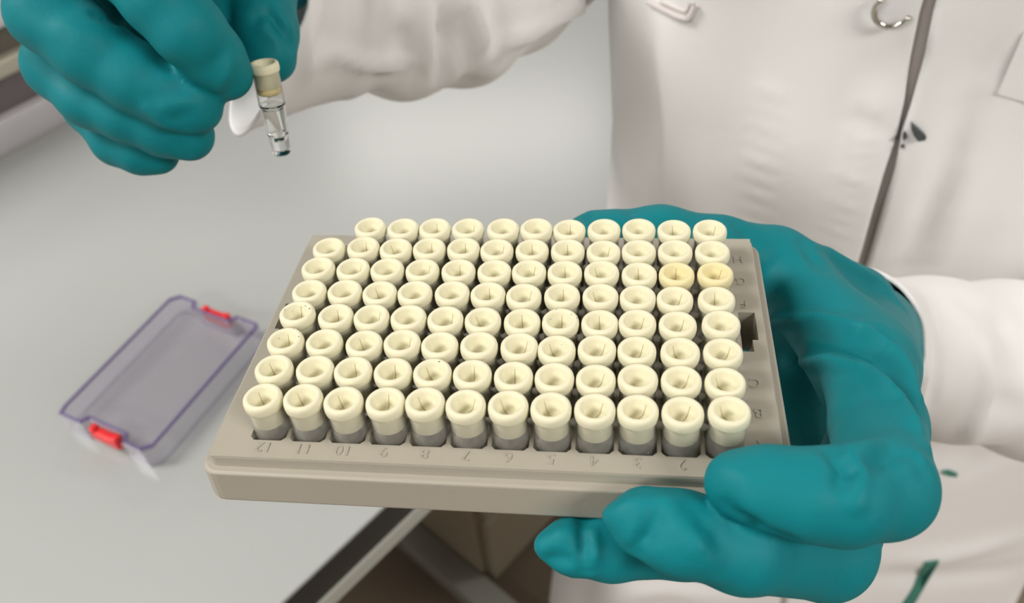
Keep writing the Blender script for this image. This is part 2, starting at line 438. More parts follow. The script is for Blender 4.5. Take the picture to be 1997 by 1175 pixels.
def slit_mesh(name):
    # hair-line cut running up the wall of the cup, pointing to +y
    p = [(0.25, -3.6), (1.3, -3.52), (1.75, -3.17), (2.58, -1.05)]
    vs, fs = [], []
    for k, (r, z) in enumerate(p):
        w = (0.12, 0.14, 0.13, 0.06)[k]
        vs += [(-w, r - 0.01, z + 0.02), (w, r - 0.01, z + 0.02), (w, r + 0.25, z - 0.2), (-w, r + 0.25, z - 0.2)]
    for k in range(3):
        a, b = 4 * k, 4 * k + 4
        for q in range(4):
            q2 = (q + 1) % 4; fs.append((a + q, a + q2, b + q2, b + q))
    fs += [(0, 1, 2, 3), (15, 14, 13, 12)]
    me = mesh(name, vs, fs); me.transform(Matrix.Scale(mm, 4)); return me
ME_TUBE, ME_CAP, ME_SLIT = tube_body_mesh('tube_body'), cap_mesh('cap'), slit_mesh('slit')
for me, m in ((ME_TUBE, 'tube'), (ME_CAP, 'cap'), (ME_SLIT, 'slit')):
    me.materials.append(MT[m]); me.polygons.foreach_set('use_smooth', [True] * len(me.polygons))
ME_CAPY = ME_CAP.copy(); ME_CAPY.materials.clear(); ME_CAPY.materials.append(MT['cap_yellow'])
ME_LIQ = lathe_mesh('liquid', crisp([(0, -24.5), (1.85, -24.3), (2.4, -22.4), (2.66, -21.9), (3.18, -13.9), (2.9, -14.2), (0, -14.4)]), 32); ME_LIQ.transform(Matrix.Scale(mm, 4))
ME_LIQ.materials.append(MT['liquid']); ME_LIQ.polygons.foreach_set('use_smooth', [True] * len(ME_LIQ.polygons))
SPK = mesh('speck', [(0, 0, .0), (.12, .03, .03), (.05, .34, .05), (-.06, .3, .02), (.02, .12, .1)], [(0, 1, 4), (1, 2, 4), (2, 3, 4), (3, 0, 4), (0, 3, 2, 1)]); SPK.transform(Matrix.Scale(mm, 4)); SPK.materials.append(MT['speck'])

OFFX = [[-0.07, 0.17, 0.19, 0.43, 0.12, -0.09, -0.07, -0.06, 0.05, -0.16, -0.07, 0.21], [-0.3, 0.25, -0.02, 0.08, 0.07, -0.04, 0.08, -0.01, -0.1, -0.18, -0.05, 0.09],
        [-0.43, -0.25, 0.41, 0.36, 0.09, 0.18, 0.39, -0.19, -0.2, -0.42, 0.03, 0.25], [-0.35, 0.1, 0.07, 0.05, -0.06, -0.15, 0.14, 0.08, 0.16, -0.33, -0.23, 0.45],
        [-0.09, 0.0, -0.01, -0.24, 0.06, -0.12, -0.4, -0.16, -0.02, -0.23, -0.6, 0.0], [-0.39, -0.16, -0.16, -0.13, 0.19, 0.28, 0.01, -0.1, -0.06, 0.12, 0.08, 0.3],
        [-0.02, 0.32, 0.15, 0.03, 0.09, -0.22, -0.09, 0.08, 0.15, -0.01, -0.01, 0.15], [0.0, 0.13, 0.24, -0.03, -0.11, 0.4, 0.26, -0.1, -0.01, -0.02, 0.0, 0.06]]
SLITS = ['lllclrllrrrl', 'lncclccnrnrl', 'cnlrnnrlrrlr', 'ccrnrlcccrrn', 'nnlnncrclnrc', 'nrnrcnrclccr', 'nclccrccrnnn', 'nnncrnncnncr']
ANG = {'l': 42, 'c': 2, 'r': -38}
ORD = ['leftmost', 'second', 'third', 'fourth', 'fifth', 'sixth', 'seventh', 'eighth', 'ninth', 'tenth', 'eleventh', 'rightmost']
ROWN = ['front row', 'second row from the front', 'third row from the front', 'fourth row from the front', 'fourth row from the back', 'third row from the back', 'second row from the back', 'back row']
SPECKED = {(0, 2): [(20, 3.3), (-30, 3.9), (60, 4.1), (10, 2.2), (-60, 2.5), (80, 3.5), (35, 4.1), (50, 3.8)], (0, 3): [(-50, 2.4), (30, 2.9), (70, 3.4), (-80, 3.2), (0, 2.6)],
           (7, 3): [(-70, 2.6), (20, 2.4), (-20, 3.4), (50, 3.0), (80, 3.7), (-95, 3.9), (110, 2.8)], (7, 2): [(20, 2.4), (-20, 2.5)], (0, 0): [(-10, 2.6)], (9, 4): [(15, 2.5)], (4, 1): [(25, 3.2)]}
YELLOW = {(10, 5), (11, 5)}
LOOK = {(0, 2): 'heavily speckled cap', (0, 3): 'lightly speckled cap', (7, 3): 'dirty cap', (7, 2): 'two-speck cap',
        (10, 5): 'yellowed cap', (11, 5): 'yellowed cap'}
def cap_surface(r):
    for (r0, z0), (r1, z1) in zip(CAPP[4:], CAPP[5:]):
        if z0 > -3 and (r1 <= r <= r0):
            return z1 + (z0 - z1) * (r - r1) / max(1e-6, r0 - r1)
    return 0.0
def make_tube(mat, slit_angle=None, yellow=False, specks=(), held=False):
    t = empty('held_sample_tube' if held else 'sample_tube', mat)
    b = link('tube_body', ME_TUBE, None, t); c = link('cap', ME_CAPY if yellow else ME_CAP, None, t)
    b.location = c.location = (0, 0, TUBE_LEN * mm)
    if slit_angle is not None:
        s = link('slit', ME_SLIT, None, c); s.rotation_euler = (0, 0, math.radians(slit_angle))
    for a, r in specks:
        a = math.radians(a)
        s = link('speck', SPK, None, c)
        s.location = (r * math.sin(a) * mm, r * math.cos(a) * mm, (cap_surface(r) - 0.02) * mm)
        s.rotation_euler = (0.15, -0.1, random.uniform(0, 6.28)); s.scale = [random.uniform(0.9, 1.6)] * 3
    return t
for j in range(8):
    for i in range(12):
        if i == 0 and j == 7: continue
        ox = OFFX[j][i]
        x, y = (i - 5.5) * 9, (j - 3.5) * 9
        tx = max(-0.02, min(0.02, ox / TUBE_LEN * 0.9)); ty = random.uniform(-0.008, 0.008)
        dz = random.uniform(-0.25, 0.2) + (0.35 if (i, j) in ((11, 0), (0, 3)) else 0)
        spin = random.uniform(-6, 6)
        L = Matrix.Translation(((x + ox * 0.15) * mm, y * mm, (dz - TUBE_LEN) * mm)) @ Matrix.Rotation(tx, 4, 'Y') @ Matrix.Rotation(ty, 4, 'X')
        k = SLITS[j][i]
        t = make_tube(RACK @ L, ANG[k] + spin if k in ANG else None, (i, j) in YELLOW, SPECKED.get((i, j), ()))
        lab = 'capped sample tube, %s from the left in the %s' % (ORD[i], ROWN[j])
        if i in (0, 11): lab = 'capped sample tube at the %s end of the %s' % ('left' if i == 0 else 'right', ROWN[j])
        if j == 7 and i == 1: lab = 'capped sample tube beside the empty well, leftmost in the back row'
        elif j == 7 and i < 11: lab = 'capped sample tube, %s from the left in the back row' % ORD[i - 1]
        if (i, j) in LOOK: lab = lab.replace('capped sample tube', 'sample tube, %s,' % LOOK[(i, j)]).replace(',,', ',').replace(', at', ' at')
        tag(t, lab, 'tube', 'cream-capped tubes in the rack')

# the tube held up by the other hand
pt, pb = at(514, 121, 256), at(547, 285, 271)
axis = Vector(pt - pb).normalized()
xax = Vector(right).cross(axis).cross(axis).normalized() * -1
yax = axis.cross(xax)
HT = Matrix(((xax.x, yax.x, axis.x, 0), (xax.y, yax.y, axis.y, 0), (xax.z, yax.z, axis.z, 0), (0, 0, 0, 1)))
base = Vector(pt) - axis * TUBE_LEN * mm
held = make_tube(Matrix.Translation(base) @ HT, held=True)
tag(held, 'clear sample tube with cream cap pinched between gloved fingers', 'tube')
hb = [c for c in held.children if c.name.startswith('tube_body')][0]
hb.data = ME_TUBE.copy(); hb.data.materials.clear(); hb.data.materials.append(MT['tube_held'])
lq = link('liquid', ME_LIQ, None, held); lq.location = (0, 0, TUBE_LEN * mm)
pl = link('plug_end', lathe_mesh('plug_end', [(0, -9.5), (3.2, -9.5), (3.66, -9.1), (3.66, -7.5), (0, -7.5)], 32), MT['plug_amber'], held, smooth=True)
pl.data.transform(Matrix.Scale(mm, 4)); pl.location = (0, 0, TUBE_LEN * mm)

# ------------------------------------------------------------------ the lid on the bench
LIDM = Matrix.Translation((-0.2612, 0.4169, BT + 0.0005)) @ Matrix.Rotation(math.radians(-29.4), 4, 'Z')
lid = empty('rack_lid', LIDM)
tag(lid, 'see-through violet plastic rack lid with two red latches on the bench', 'lid')
def lid_outline(ins=0.0):
    hx, hy = 42.0 - ins, 63.0 - ins
    rx, rd, sl = 17.0 + ins, 6.0, 3.0
    def end(s):
        p = [(-hx + 6, hy), (-rx - sl, hy), (-rx, hy - rd), (rx, hy - rd), (rx + sl, hy), (hx - 2, hy)]
        return p if s > 0 else [(-x, -y) for x, y in p]
    pts = end(1) + [(hx, hy - 2)] + [(hx, -hy + 6)] + end(-1) + [(-hx, -hy + 7)] + [(-hx, hy - 6)]
    return pts
def ring_wall(name, out, inn, z0, z1):
    n = len(out); vs = [(*p, z0) for p in out] + [(*p, z1) for p in out] + [(*p, z0) for p in inn] + [(*p, z1) for p in inn]
    fs = []
    for i in range(n):
        k = (i + 1) % n
        fs += [(i, n + i, n + k, k), (2 * n + i, 2 * n + k, 3 * n + k, 3 * n + i), (n + i, 3 * n + i, 3 * n + k, n + k), (i, k, 2 * n + k, 2 * n + i)]
    me = mesh(name, vs, fs); me.transform(Matrix.Scale(mm, 4)); return me
LH = 20.0
link('side_wall', ring_wall('side_wall', lid_outline(-0.8), lid_outline(0.6), 0.0, LH - 1.6), MT['lid'], lid)
me = prism_mesh('top_panel', lid_outline(1.6), LH - 1.5, LH - 0.2); me.transform(Matrix.Scale(mm, 4)); link('top_panel', me, MT['lid'], lid)
tag(link('rim', ring_wall('rim', lid_outline(0.0), lid_outline(1.7), LH - 1.6, LH), MT['lid_edge'], lid), 'dark violet rim')
tag(link('foot_rim', ring_wall('foot_rim', lid_outline(-1.2), lid_outline(0.2), 0.0, 0.9), MT['lid'], lid), 'pale lower rim')
for s in (1, -1):
    bm = bmesh.new()
    add_box(bm, -12.5, 12.5, 57.6 if s > 0 else -64.5, 64.5 if s > 0 else -57.6, 5.5, 15.5, bevel=1.6, seg=3)
    for sx in (-1, 1):
        add_box(bm, sx * 10.5 - 2.2, sx * 10.5 + 2.2, 57.8 if s > 0 else -64.0, 64.0 if s > 0 else -57.8, 14.0, 18.0, bevel=0.8)
    me = bm_mesh('latch', bm); me.transform(Matrix.Scale(mm, 4))
    tag(link('latch', me, MT['red'], lid, smooth=False), 'red latch')

# ------------------------------------------------------------------ the person
FLOORP = Vector((0.29, 0.43, 0.0))
person = empty('person', loc=FLOORP)
bpy.context.view_layer.update()
tag(person, 'person in white lab coat and teal gloves holding the tube rack', 'person')

# --- signed-distance modelling for gloved hands
def smin(a, b, k):
    h = np.maximum(k - np.abs(a - b), 0) / k
    return np.minimum(a, b) - h * h * k * 0.25
def surface_nets(Fv, org, h):
    nx, ny, nz = Fv.shape
    acc = np.zeros((nx - 1, ny - 1, nz - 1, 3), np.float32); cnt = np.zeros((nx - 1, ny - 1, nz - 1), np.float32)
    def corner(c): return Fv[c[0]:nx - 1 + c[0], c[1]:ny - 1 + c[1], c[2]:nz - 1 + c[2]]
    for ax in range(3):
        for o1 in (0, 1):
            for o2 in (0, 1):
                a = [0, 0, 0]; others = [k for k in range(3) if k != ax]
                a[others[0]], a[others[1]] = o1, o2
                b = list(a); b[ax] = 1
                fa, fb = corner(a), corner(b)
                m = (fa < 0) != (fb < 0)
                t = np.where(m, fa / np.where(m, fa - fb, 1), 0)
                for k in range(3):
                    acc[..., k] += m * (a[k] + (t if k == ax else 0))
                cnt += m
    act = cnt > 0
    idx = -np.ones(act.shape, np.int64); ii = np.argwhere(act); idx[act] = np.arange(len(ii))
    verts = org + h * (ii + acc[act] / cnt[act][:, None])
    faces = []
    for ax in range(3):
        o = [k for k in range(3) if k != ax]
        sl0 = [slice(None)] * 3; sl1 = [slice(None)] * 3
        sl0[ax] = slice(0, -1); sl1[ax] = slice(1, None)
        s = Fv < 0
        ch = s[tuple(sl0)] != s[tuple(sl1)]
        e = np.argwhere(ch)
        e = e[(e[:, o[0]] > 0) & (e[:, o[1]] > 0) & (e[:, o[0]] < Fv.shape[o[0]] - 1) & (e[:, o[1]] < Fv.shape[o[1]] - 1)]
        inside_first = s[tuple(e.T)]
        def cell(d0, d1):
            c = e.copy(); c[:, o[0]] += d0; c[:, o[1]] += d1; return idx[tuple(c.T)]
        q = np.stack([cell(-1, -1), cell(0, -1), cell(0, 0), cell(-1, 0)], 1)
        flip = inside_first if ax != 1 else ~inside_first
        q[~flip] = q[~flip][:, ::-1]
        faces.append(q)
    return verts, np.concatenate(faces)
def vnoise(P, freq, seed):
    rng = np.random.RandomState(seed); out = np.zeros(len(P))
    for _ in range(6):
        k = rng.normal(size=3) * freq; out += np.sin(P @ k + rng.uniform(0, 6.28))
    return out / 6
def build_hand(fingers, palm, k_f=1.6, k_p=7.0, h=1.0, seed=1):
    """all points are (px, py, depth mm, radius mm)"""
    allp = [p for c in fingers for p in c] + [p for c in palm for p in c]
    C = np.array([cv(*p[:3]) for p in allp]); rad = np.array([p[3] for p in allp])
    lo = (C - rad[:, None]).min(0) - 4; hi = (C + rad[:, None]).max(0) + 4
    n = np.ceil((hi - lo) / h).astype(int) + 1
    axes = [(lo[k] + h * np.arange(n[k])).astype(np.float32) for k in range(3)]
    def chain_into(D, c, k):
        for a, b in zip(c, c[1:]):
            pa, pb = cv(*a[:3]), cv(*b[:3]); mr = max(a[3], b[3]) + k_p + 3
            i0 = np.clip(np.floor((np.minimum(pa, pb) - mr - lo) / h).astype(int), 0, n - 1); i1 = np.clip(np.ceil((np.maximum(pa, pb) + mr - lo) / h).astype(int) + 1, 1, n)
            sl = tuple(slice(i0[q], i1[q]) for q in range(3))
            X, Y, Z = axes[0][sl[0]][:, None, None], axes[1][sl[1]][None, :, None], axes[2][sl[2]][None, None, :]
            ab = (pb - pa).astype(np.float32); L2 = float(ab @ ab)
            t = np.clip(((X - pa[0]) * ab[0] + (Y - pa[1]) * ab[1] + (Z - pa[2]) * ab[2]) / np.float32(L2), 0, 1).astype(np.float32)
            e = np.sqrt((X - pa[0] - t * ab[0]) ** 2 + (Y - pa[1] - t * ab[1]) ** 2 + (Z - pa[2] - t * ab[2]) ** 2) - (a[3] + t * (b[3] - a[3]))
            D[sl] = smin(D[sl], e.astype(np.float32), k)
        return D
    D = np.full(n, 60, np.float32)
    for c in palm: chain_into(D, c, k_p)
    for c in fingers:
        e = chain_into(np.full(n, 60, np.float32), c, 3.0)
        D = smin(D, e, k_f)
    v, f = surface_nets(D, lo, h)
    return v, f
def normals_of(v, f):
    nrm = np.zeros_like(v)
    a, b, c, d = (v[f[:, k]] for k in range(4))
    fn = np.cross(c - a, d - b)
    for k in range(4): np.add.at(nrm, f[:, k], fn)
    return nrm / np.maximum(1e-9, np.linalg.norm(nrm, axis=1))[:, None]
def relax(v, f, it=2, lam=0.5):
    e = np.concatenate([f[:, [0, 1]], f[:, [1, 2]], f[:, [2, 3]], f[:, [3, 0]]]); e = np.concatenate([e, e[:, ::-1]])
    cnt = np.bincount(e[:, 0], minlength=len(v)).astype(float)
    for _ in range(it):
        s = np.stack([np.bincount(e[:, 0], weights=v[e[:, 1], k], minlength=len(v)) for k in range(3)], 1)
        v = v + lam * (s / np.maximum(1, cnt)[:, None] - v)
    return v
def polydist(P, pts):
    d = np.full(len(P), 1e9)
    for a, b in zip(pts, pts[1:]):
        ab = b - a; t = np.clip(((P - a) @ ab) / max(1e-9, ab @ ab), 0, 1)
        d = np.minimum(d, np.linalg.norm(P - (a + t[:, None] * ab), axis=1))
    return d
def wrinkle(v, f, lines, scale=1.0, gain=1.6):
    """lines: (pixel polyline, amplitude, width) in the units of v; each follows the surface and raises (+) or sinks (-) it.
    v is in camera axes (mm)"""
    tree = BVHTree.FromPolygons([Vector(x) for x in v], [tuple(map(int, q)) for q in f])
    nrm = normals_of(v, f)
    disp = np.zeros(len(v))
    for pl_, amp, w in lines:
        amp = amp * gain
        dense = []
        for (x0, y0), (x1, y1) in zip(pl_, pl_[1:]):
            for t in np.linspace(0, 1, 6, endpoint=False): dense.append((x0 + (x1 - x0) * t, y0 + (y1 - y0) * t))
        dense.append(pl_[-1])
        pts = []
        for x, y in dense:
            r = Vector(cv(x, y, 1.0)).normalized()
            hit = tree.ray_cast(Vector((0, 0, 0)), r)
            if hit[0] is not None: pts.append(np.array(hit[0]))
        if len(pts) < 2: continue
        runs = [[pts[0]]]
        for p in pts[1:]:
            if np.linalg.norm(p - runs[-1][-1]) > 25 * scale: runs.append([p])
            else: runs[-1].append(p)
        for rr in runs:
            if len(rr) < 2: continue
            ra = np.array(rr)
            near = np.all((v > ra.min(0) - 3 * w) & (v < ra.max(0) + 3 * w), axis=1)
            vn = v[near]
            d = polydist(vn, rr)
            ends = np.minimum(np.linalg.norm(vn - rr[0], axis=1), np.linalg.norm(vn - rr[-1], axis=1))
            disp[near] += amp * np.exp(-(d / w) ** 2) * np.clip(0.35 + ends / (6 * w), 0, 1)
    return v + nrm * disp[:, None]
def cam_mesh(name, v, f):
    return mesh(name, c2w(np.asarray(v)), np.asarray(f))

# --- the hand that holds the rack
A_F = [
    [(1690, 715, 222, 11.5), (1712, 830, 197, 10.2), (1722, 950, 173, 9.8), (1640, 968, 167, 9.2), (1565, 965, 166, 8.5), (1490, 950, 167, 7.8), (1437, 941, 168, 6.3)],
    [(1700, 850, 232, 11), (1612, 1075, 192, 10.2), (1450, 1068, 177, 8.9), (1330, 1040, 174, 8.0), (1258, 1018, 174, 7.0)],
    [(1690, 960, 245, 10.5), (1540, 1080, 213, 9), (1330, 1060, 197, 7.6), (1190, 1064, 190, 7.2), (1112, 1062, 188, 6.2), (1066, 1063, 187, 2.8)],
    [(1670, 1000, 262, 10), (1560, 1050, 245, 8.5), (1430, 1050, 228, 7)],
    [(1660, 600, 285, 14), (1510, 512, 262, 10.5), (1400, 487, 258, 10.0), (1290, 472, 257, 10.3), (1157, 470, 256, 9.2)],
]
A_P = [
    [(1688, 648, 300, 17), (1695, 715, 222, 11.5)],
    [(1680, 722, 305, 17), (1702, 850, 232, 11)],
    [(1670, 780, 308, 15), (1690, 960, 245, 10.5)],
    [(1660, 830, 308, 14), (1670, 1000, 262, 10)],
    [(1640, 640, 280, 15), (1520, 530, 262, 10.5), (1675, 690, 232, 10)],
    [(1560, 560, 262, 9), (1690, 715, 226, 10.5)],
    [(1600, 590, 268, 9), (1690, 760, 230, 10)],
    [(1560, 690, 292, 20), (1590, 830, 276, 18), (1640, 950, 262, 14)],
    [(1545, 590, 284, 17), (1570, 700, 285, 19)],
    [(1664, 690, 305, 20), (1690, 715, 345, 20), (1760, 720, 380, 22)],
]
v, f = build_hand(A_F, A_P, h=0.85)
v = relax(v, f, 4)
v = v + normals_of(v, f) * (0.35 * vnoise(v, 0.09, 3) + 0.12 * vnoise(v, 0.35, 5))[:, None]
v = wrinkle(v, f, gain=2.5, lines=[
    ([(1500, 625), (1600, 622), (1690, 650), (1745, 700), (1785, 770)], 1.3, 1.9),
    ([(1560, 660), (1640, 668), (1700, 690), (1760, 760), (1795, 850)], -0.8, 2.2),
    ([(1540, 705), (1620, 705), (1700, 735), (1760, 790), (1800, 870)], 1.3, 1.9),
    ([(1700, 640), (1760, 690), (1785, 720)], -0.7, 1.8),
    ([(1590, 480), (1650, 515), (1700, 545), (1760, 600)], 0.8, 2.2),
    ([(1625, 885), (1650, 915), (1648, 935)], -1.8, 2.0),
    ([(1655, 905), (1678, 915), (1672, 950), (1668, 975)], 1.1, 2.0),
    ([(1680, 920), (1720, 895), (1755, 868)], -0.9, 2.4),
    ([(1620, 890), (1680, 875), (1740, 865), (1790, 890)], 0.7, 2.4),
    ([(1740, 870), (1780, 890), (1800, 915)], -0.7, 1.8),
    ([(1420, 990), (1480, 1035), (1530, 1050)], -1.0, 2.2),
    ([(1240, 1075), (1262, 1045), (1278, 1015)], -1.0, 1.8),
    ([(1180, 1015), (1230, 985), (1290, 985)], 0.7, 2.4),
    ([(1310, 985), (1360, 1050), (1400, 1120)], 0.8, 2.8),
    ([(1345, 1000), (1390, 1050)], -0.8, 2.4),
    ([(1137, 1015), (1140, 1060), (1145, 1110)], -1.1, 1.6),
    ([(1152, 1040), (1155, 1080), (1150, 1115)], 0.9, 1.6),
    ([(1060, 1060), (1100, 1040), (1130, 1035)], 0.7, 2.0),
    ([(1080, 1092), (1100, 1092)], -1.2, 1.8),
    ([(1400, 905), (1450, 940), (1455, 985)], 0.5, 2.5),
    ([(1125, 412), (1140, 425)], -1.2, 2.0), ([(1230, 406), (1240, 420)], -0.9, 2.2), ([(1440, 440), (1470, 470)], -1.0, 2.5), ([(1570, 478), (1600, 520)], -1.0, 2.5),
])
gA = link('holding_glove', cam_mesh('holding_glove', v, f), MT['glove'], person, True, True)
tag(gA, 'teal gloved hand gripping the rack end')

# --- the hand that pinches the tube
B_F = [
    [(330, -260, 280, 13), (250, -75, 238, 11), (310, -5, 236, 10.1), (368, 60, 239, 9.6), (412, 110, 247, 8.9), (441, 144, 253, 7.9)],
    [(230, -190, 285, 13), (95, 25, 249, 11.2), (180, 97, 249, 10.5), (268, 153, 251, 9.7), (330, 187, 253, 9.0), (380, 206, 255, 8.3)],
    [(200, -120, 300, 12), (118, 125, 266, 10.6), (180, 185, 263, 9.8), (250, 218, 262, 9.0), (320, 248, 263, 8.4), (368, 263, 264, 7.8)],
    [(220, -40, 312, 11), (180, 205, 283, 8.8), (232, 270, 276, 8.2), (275, 292, 274, 7.3), (308, 299, 274, 6.5)],
    [(470, -160, 290, 13), (506, -20, 274, 10.8), (518, 60, 270, 9.6), (527, 112, 269, 8.0)],
]
B_P = [
    [(600, -260, 345, 18), (330, -260, 280, 13)], [(590, -230, 350, 18), (230, -190, 288, 13)],
    [(580, -190, 355, 17), (200, -120, 302, 12)], [(560, -150, 355, 16), (220, -40, 314, 11)],
    [(580, -200, 335, 16), (470, -160, 290, 13)], [(545, -45, 322, 13), (580, -160, 340, 18)],
    [(590, -210, 350, 20), (720, -160, 390, 22)],
    [(270, -60, 262, 11), (150, 30, 262, 11), (150, 110, 278, 9)], [(400, -60, 275, 11), (330, 20, 272, 8), (262, 78, 274, 7)], [(430, -60, 274, 11), (446, 40, 274, 8)], [(300, -120, 280, 12), (200, 0, 280, 12)],
]
v, f = build_hand(B_F, B_P, k_f=2.1, h=0.95)
v = relax(v, f, 4)
v = v + normals_of(v, f) * (0.35 * vnoise(v, 0.08, 13) + 0.12 * vnoise(v, 0.3, 15))[:, None]
v = wrinkle(v, f, gain=2.5, lines=[
    ([(428, 172), (438, 148), (450, 118)], 0.7, 1.8), ([(412, 135), (430, 110), (440, 95)], -0.5, 2.3),
    ([(305, 190), (325, 184), (342, 178)], -0.45, 2.4), ([(330, 208), (365, 200), (390, 190)], 0.45, 2.4), ([(345, 230), (365, 220)], -0.5, 1.8),
    ([(290, 215), (320, 240), (360, 255)], 0.6, 2.0),
    ([(60, 60), (130, 55), (180, 75)], 0.4, 3.5), ([(200, 10), (225, 35), (235, 45)], -1.0, 2.0), ([(190, 30), (215, 40)], -0.8, 2.0),
    ([(505, 30), (525, 25), (545, 50), (565, 85)], -1.3, 2.2), ([(540, 20), (560, 55), (572, 95)], 0.9, 2.0), ([(520, 55), (540, 75), (555, 105)], 0.8, 2.4),
    
    ([(350, 285), (360, 300)], -0.7, 2.0), ([(70, 110), (110, 150), (160, 190)], -0.5, 3.0),
])
gB = link('pinching_glove', cam_mesh('pinching_glove', v, f), MT['glove'], person, True, True)
tag(gB, 'teal gloved hand pinching a tube')

# --- lab coat body
TC, PSI, TA, TB, TN = np.array([0.268, 0.418]), math.radians(6), 0.195, 0.108, 2.4
EX = np.array([math.cos(PSI), math.sin(PSI)]); EY = np.array([-EX[1], EX[0]])
def flare(z):
    q = np.clip(1.1 - np.asarray(z, float), 0, 1)
    return 1 + 0.14 * q + 0.55 * q * q
def torso_pt(ph, z, off=0.0):
    ph = np.asarray(ph, float); z = np.asarray(z, float)
    k = flare(z)
    sh = np.clip((z - 1.38) / 0.2, 0, 1)                         # shoulders closing to the collar
    chest = 1 + 0.06 * np.clip((z - 1.1) / 0.25, 0, 1)
    a = TA * k * chest * (1 - 0.70 * sh ** 1.6) + off; b = TB * k * chest * (1 - 0.42 * sh) + off
    c, s = np.cos(ph), np.sin(ph)
    X = a * np.sign(c) * np.abs(c) ** (2 / TN); Y = b * np.sign(s) * np.abs(s) ** (2 / TN)
    P = TC + X[..., None] * EX + Y[..., None] * EY
    e = np.maximum(0, P[..., 1] - P[..., 0] - 0.3935 + 0.012 - off) / 2      # the cloth rests against the bench edge
    P = P + np.stack([e, -e], -1)
    return np.concatenate([P, z[..., None]], -1)
ZS_ = np.concatenate([np.linspace(0.50, 0.78, 50, endpoint=False), np.linspace(0.78, 1.19, 190, endpoint=False), np.linspace(1.19, 1.57, 60)])
NZ = len(ZS_)
NU = 120
PH = np.linspace(-math.pi, math.pi, NU, endpoint=False)
pp, zz = np.meshgrid(PH, ZS_)
tree_in = BVHTree.FromPolygons([Vector(x) for x in torso_pt(pp, zz, 0.0).reshape(-1, 3)], grid_faces(NU, NZ, True))
def phi_at(px, py):
    h = tree_in.ray_cast(Vector(CAM), Vector(ray(px, py)))
    p = np.array(h[0]); q = p[:2] - TC; X, Y = q @ EX, q @ EY
    # invert the superellipse angle
    z = p[2]; k = float(flare(z)); ch = 1 + 0.06 * min(1, max(0, (z - 1.1) / 0.25))
    cx, sy = X / (TA * k * ch), Y / (TB * k * ch)
    return math.atan2(np.sign(sy) * abs(sy) ** (TN / 2), np.sign(cx) * abs(cx) ** (TN / 2)), z
def edge_curve(pix):
    a = sorted([phi_at(*p)[::-1] for p in pix])
    zs_, ph_ = [q[0] for q in a], [q[1] for q in a]
    return lambda z: np.interp(z, zs_, ph_)
gapL = edge_curve([(1796, 2), (1776, 100), (1764, 180), (1748, 245), (1725, 310), (1700, 390), (1668, 500), (1600, 700), (1540, 1000), (1520, 1170)])
gapR = edge_curve([(1822, 2), (1802, 100), (1778, 180), (1757, 240), (1744, 310), (1722, 390), (1692, 500), (1620, 700), (1556, 1000), (1532, 1170)])
gm = np.stack([0.5 * (gapL(z) + gapR(z)) * np.ones(NU) for z in ZS_])
off_in = 0.0018 - 0.016 * np.clip((np.abs(pp - gm) - 0.10) / 0.15, 0, 1)
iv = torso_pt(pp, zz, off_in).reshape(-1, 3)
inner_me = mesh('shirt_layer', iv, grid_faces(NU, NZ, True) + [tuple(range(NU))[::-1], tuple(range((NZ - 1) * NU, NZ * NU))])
inner = link('under_layer', inner_me, MT['coat_inner_shaded'], person, True, True)
tag(inner, 'inner layer showing in the coat opening')
def coat_panel(name, phi_a, phi_b, lift, nu, folds, seed, lines):
    """phi_a(z) -> phi_b(z) going up in phi"""
    us = np.linspace(0, 1, nu)
    V_ = np.zeros((NZ, nu, 3)); phs = np.zeros((NZ, nu))
    for j, z in enumerate(ZS_):
        ph = phi_a(z) + us * (phi_b(z) - phi_a(z)); phs[j] = ph
        V_[j] = torso_pt(ph, np.full(nu, z), lift)
    v = V_.reshape(-1, 3); fcs = np.array(grid_faces(nu, NZ))
    zf = np.repeat(ZS_, nu); pf = phs.ravel()
    d = folds(pf, zf)
    cvv_ = (v - CAM) @ M * 1000.0
    nrm = normals_of(cvv_, fcs)
    cvv_ = cvv_ + nrm * (d * 1000.0)[:, None]
    cvv_ = wrinkle(cvv_, fcs, lines, 3.0)
    o = link(name, cam_mesh(name, cvv_, fcs), MT['coat'], person, True, True)
    md = o.modifiers.new('thickness', 'SOLIDIFY'); md.thickness = 0.0025; md.offset = -1
    return o, cvv_, fcs
def folds_R(ph, z):
    P = np.stack([ph * 0.19, z, np.zeros_like(z)], 1)
    lf = 0.003 * vnoise(P, 14, 21) + 0.0012 * vnoise(P, 40, 22)
    side = 0.006 * np.sin((ph + 2.6) * 9 + z * 2) * np.exp(-((ph + 2.55) / 0.5) ** 2)
    return lf + side
puck = lambda x0, y0, x1, y1, n, dx, dy, amp, w: [([(x0 + (x1 - x0) * t - dx / 2, y0 + (y1 - y0) * t - dy / 2), (x0 + (x1 - x0) * t + dx / 2, y0 + (y1 - y0) * t + dy / 2)], amp * random.uniform(0.6, 1.2), w) for t in np.linspace(0, 1, n)]
lines_R = puck(1500, 175, 1470, 440, 9, 36, 12, 0.9, 4.0) + puck(1712, 190, 1625, 500, 13, 52, 26, 1.4, 4.0) + [
    ([(1258, 60), (1262, 200), (1270, 400)], -4.0, 13.0), ([(1215, 0), (1215, 200), (1225, 400)], 3.0, 14.0),
    ([(1320, 120), (1480, 260), (1620, 480)], 2.5, 26.0), ([(1590, 60), (1560, 250), (1500, 430)], 2.0, 24.0), ([(1400, 50), (1395, 240), (1380, 420)], -2.0, 26.0),
    ([(1740, 40), (1730, 140), (1720, 210)], -2.0, 12.0), ([(1120, 1160), (1300, 1150), (1420, 1165)], 2.0, 14.0)]
coatR, cR, fR = coat_panel('coat_front', lambda z: -math.pi - 1.57, gapL, 0.005, 300, folds_R, 1, lines_R)
tag(coatR, 'overlapping white front panel of the lab coat')
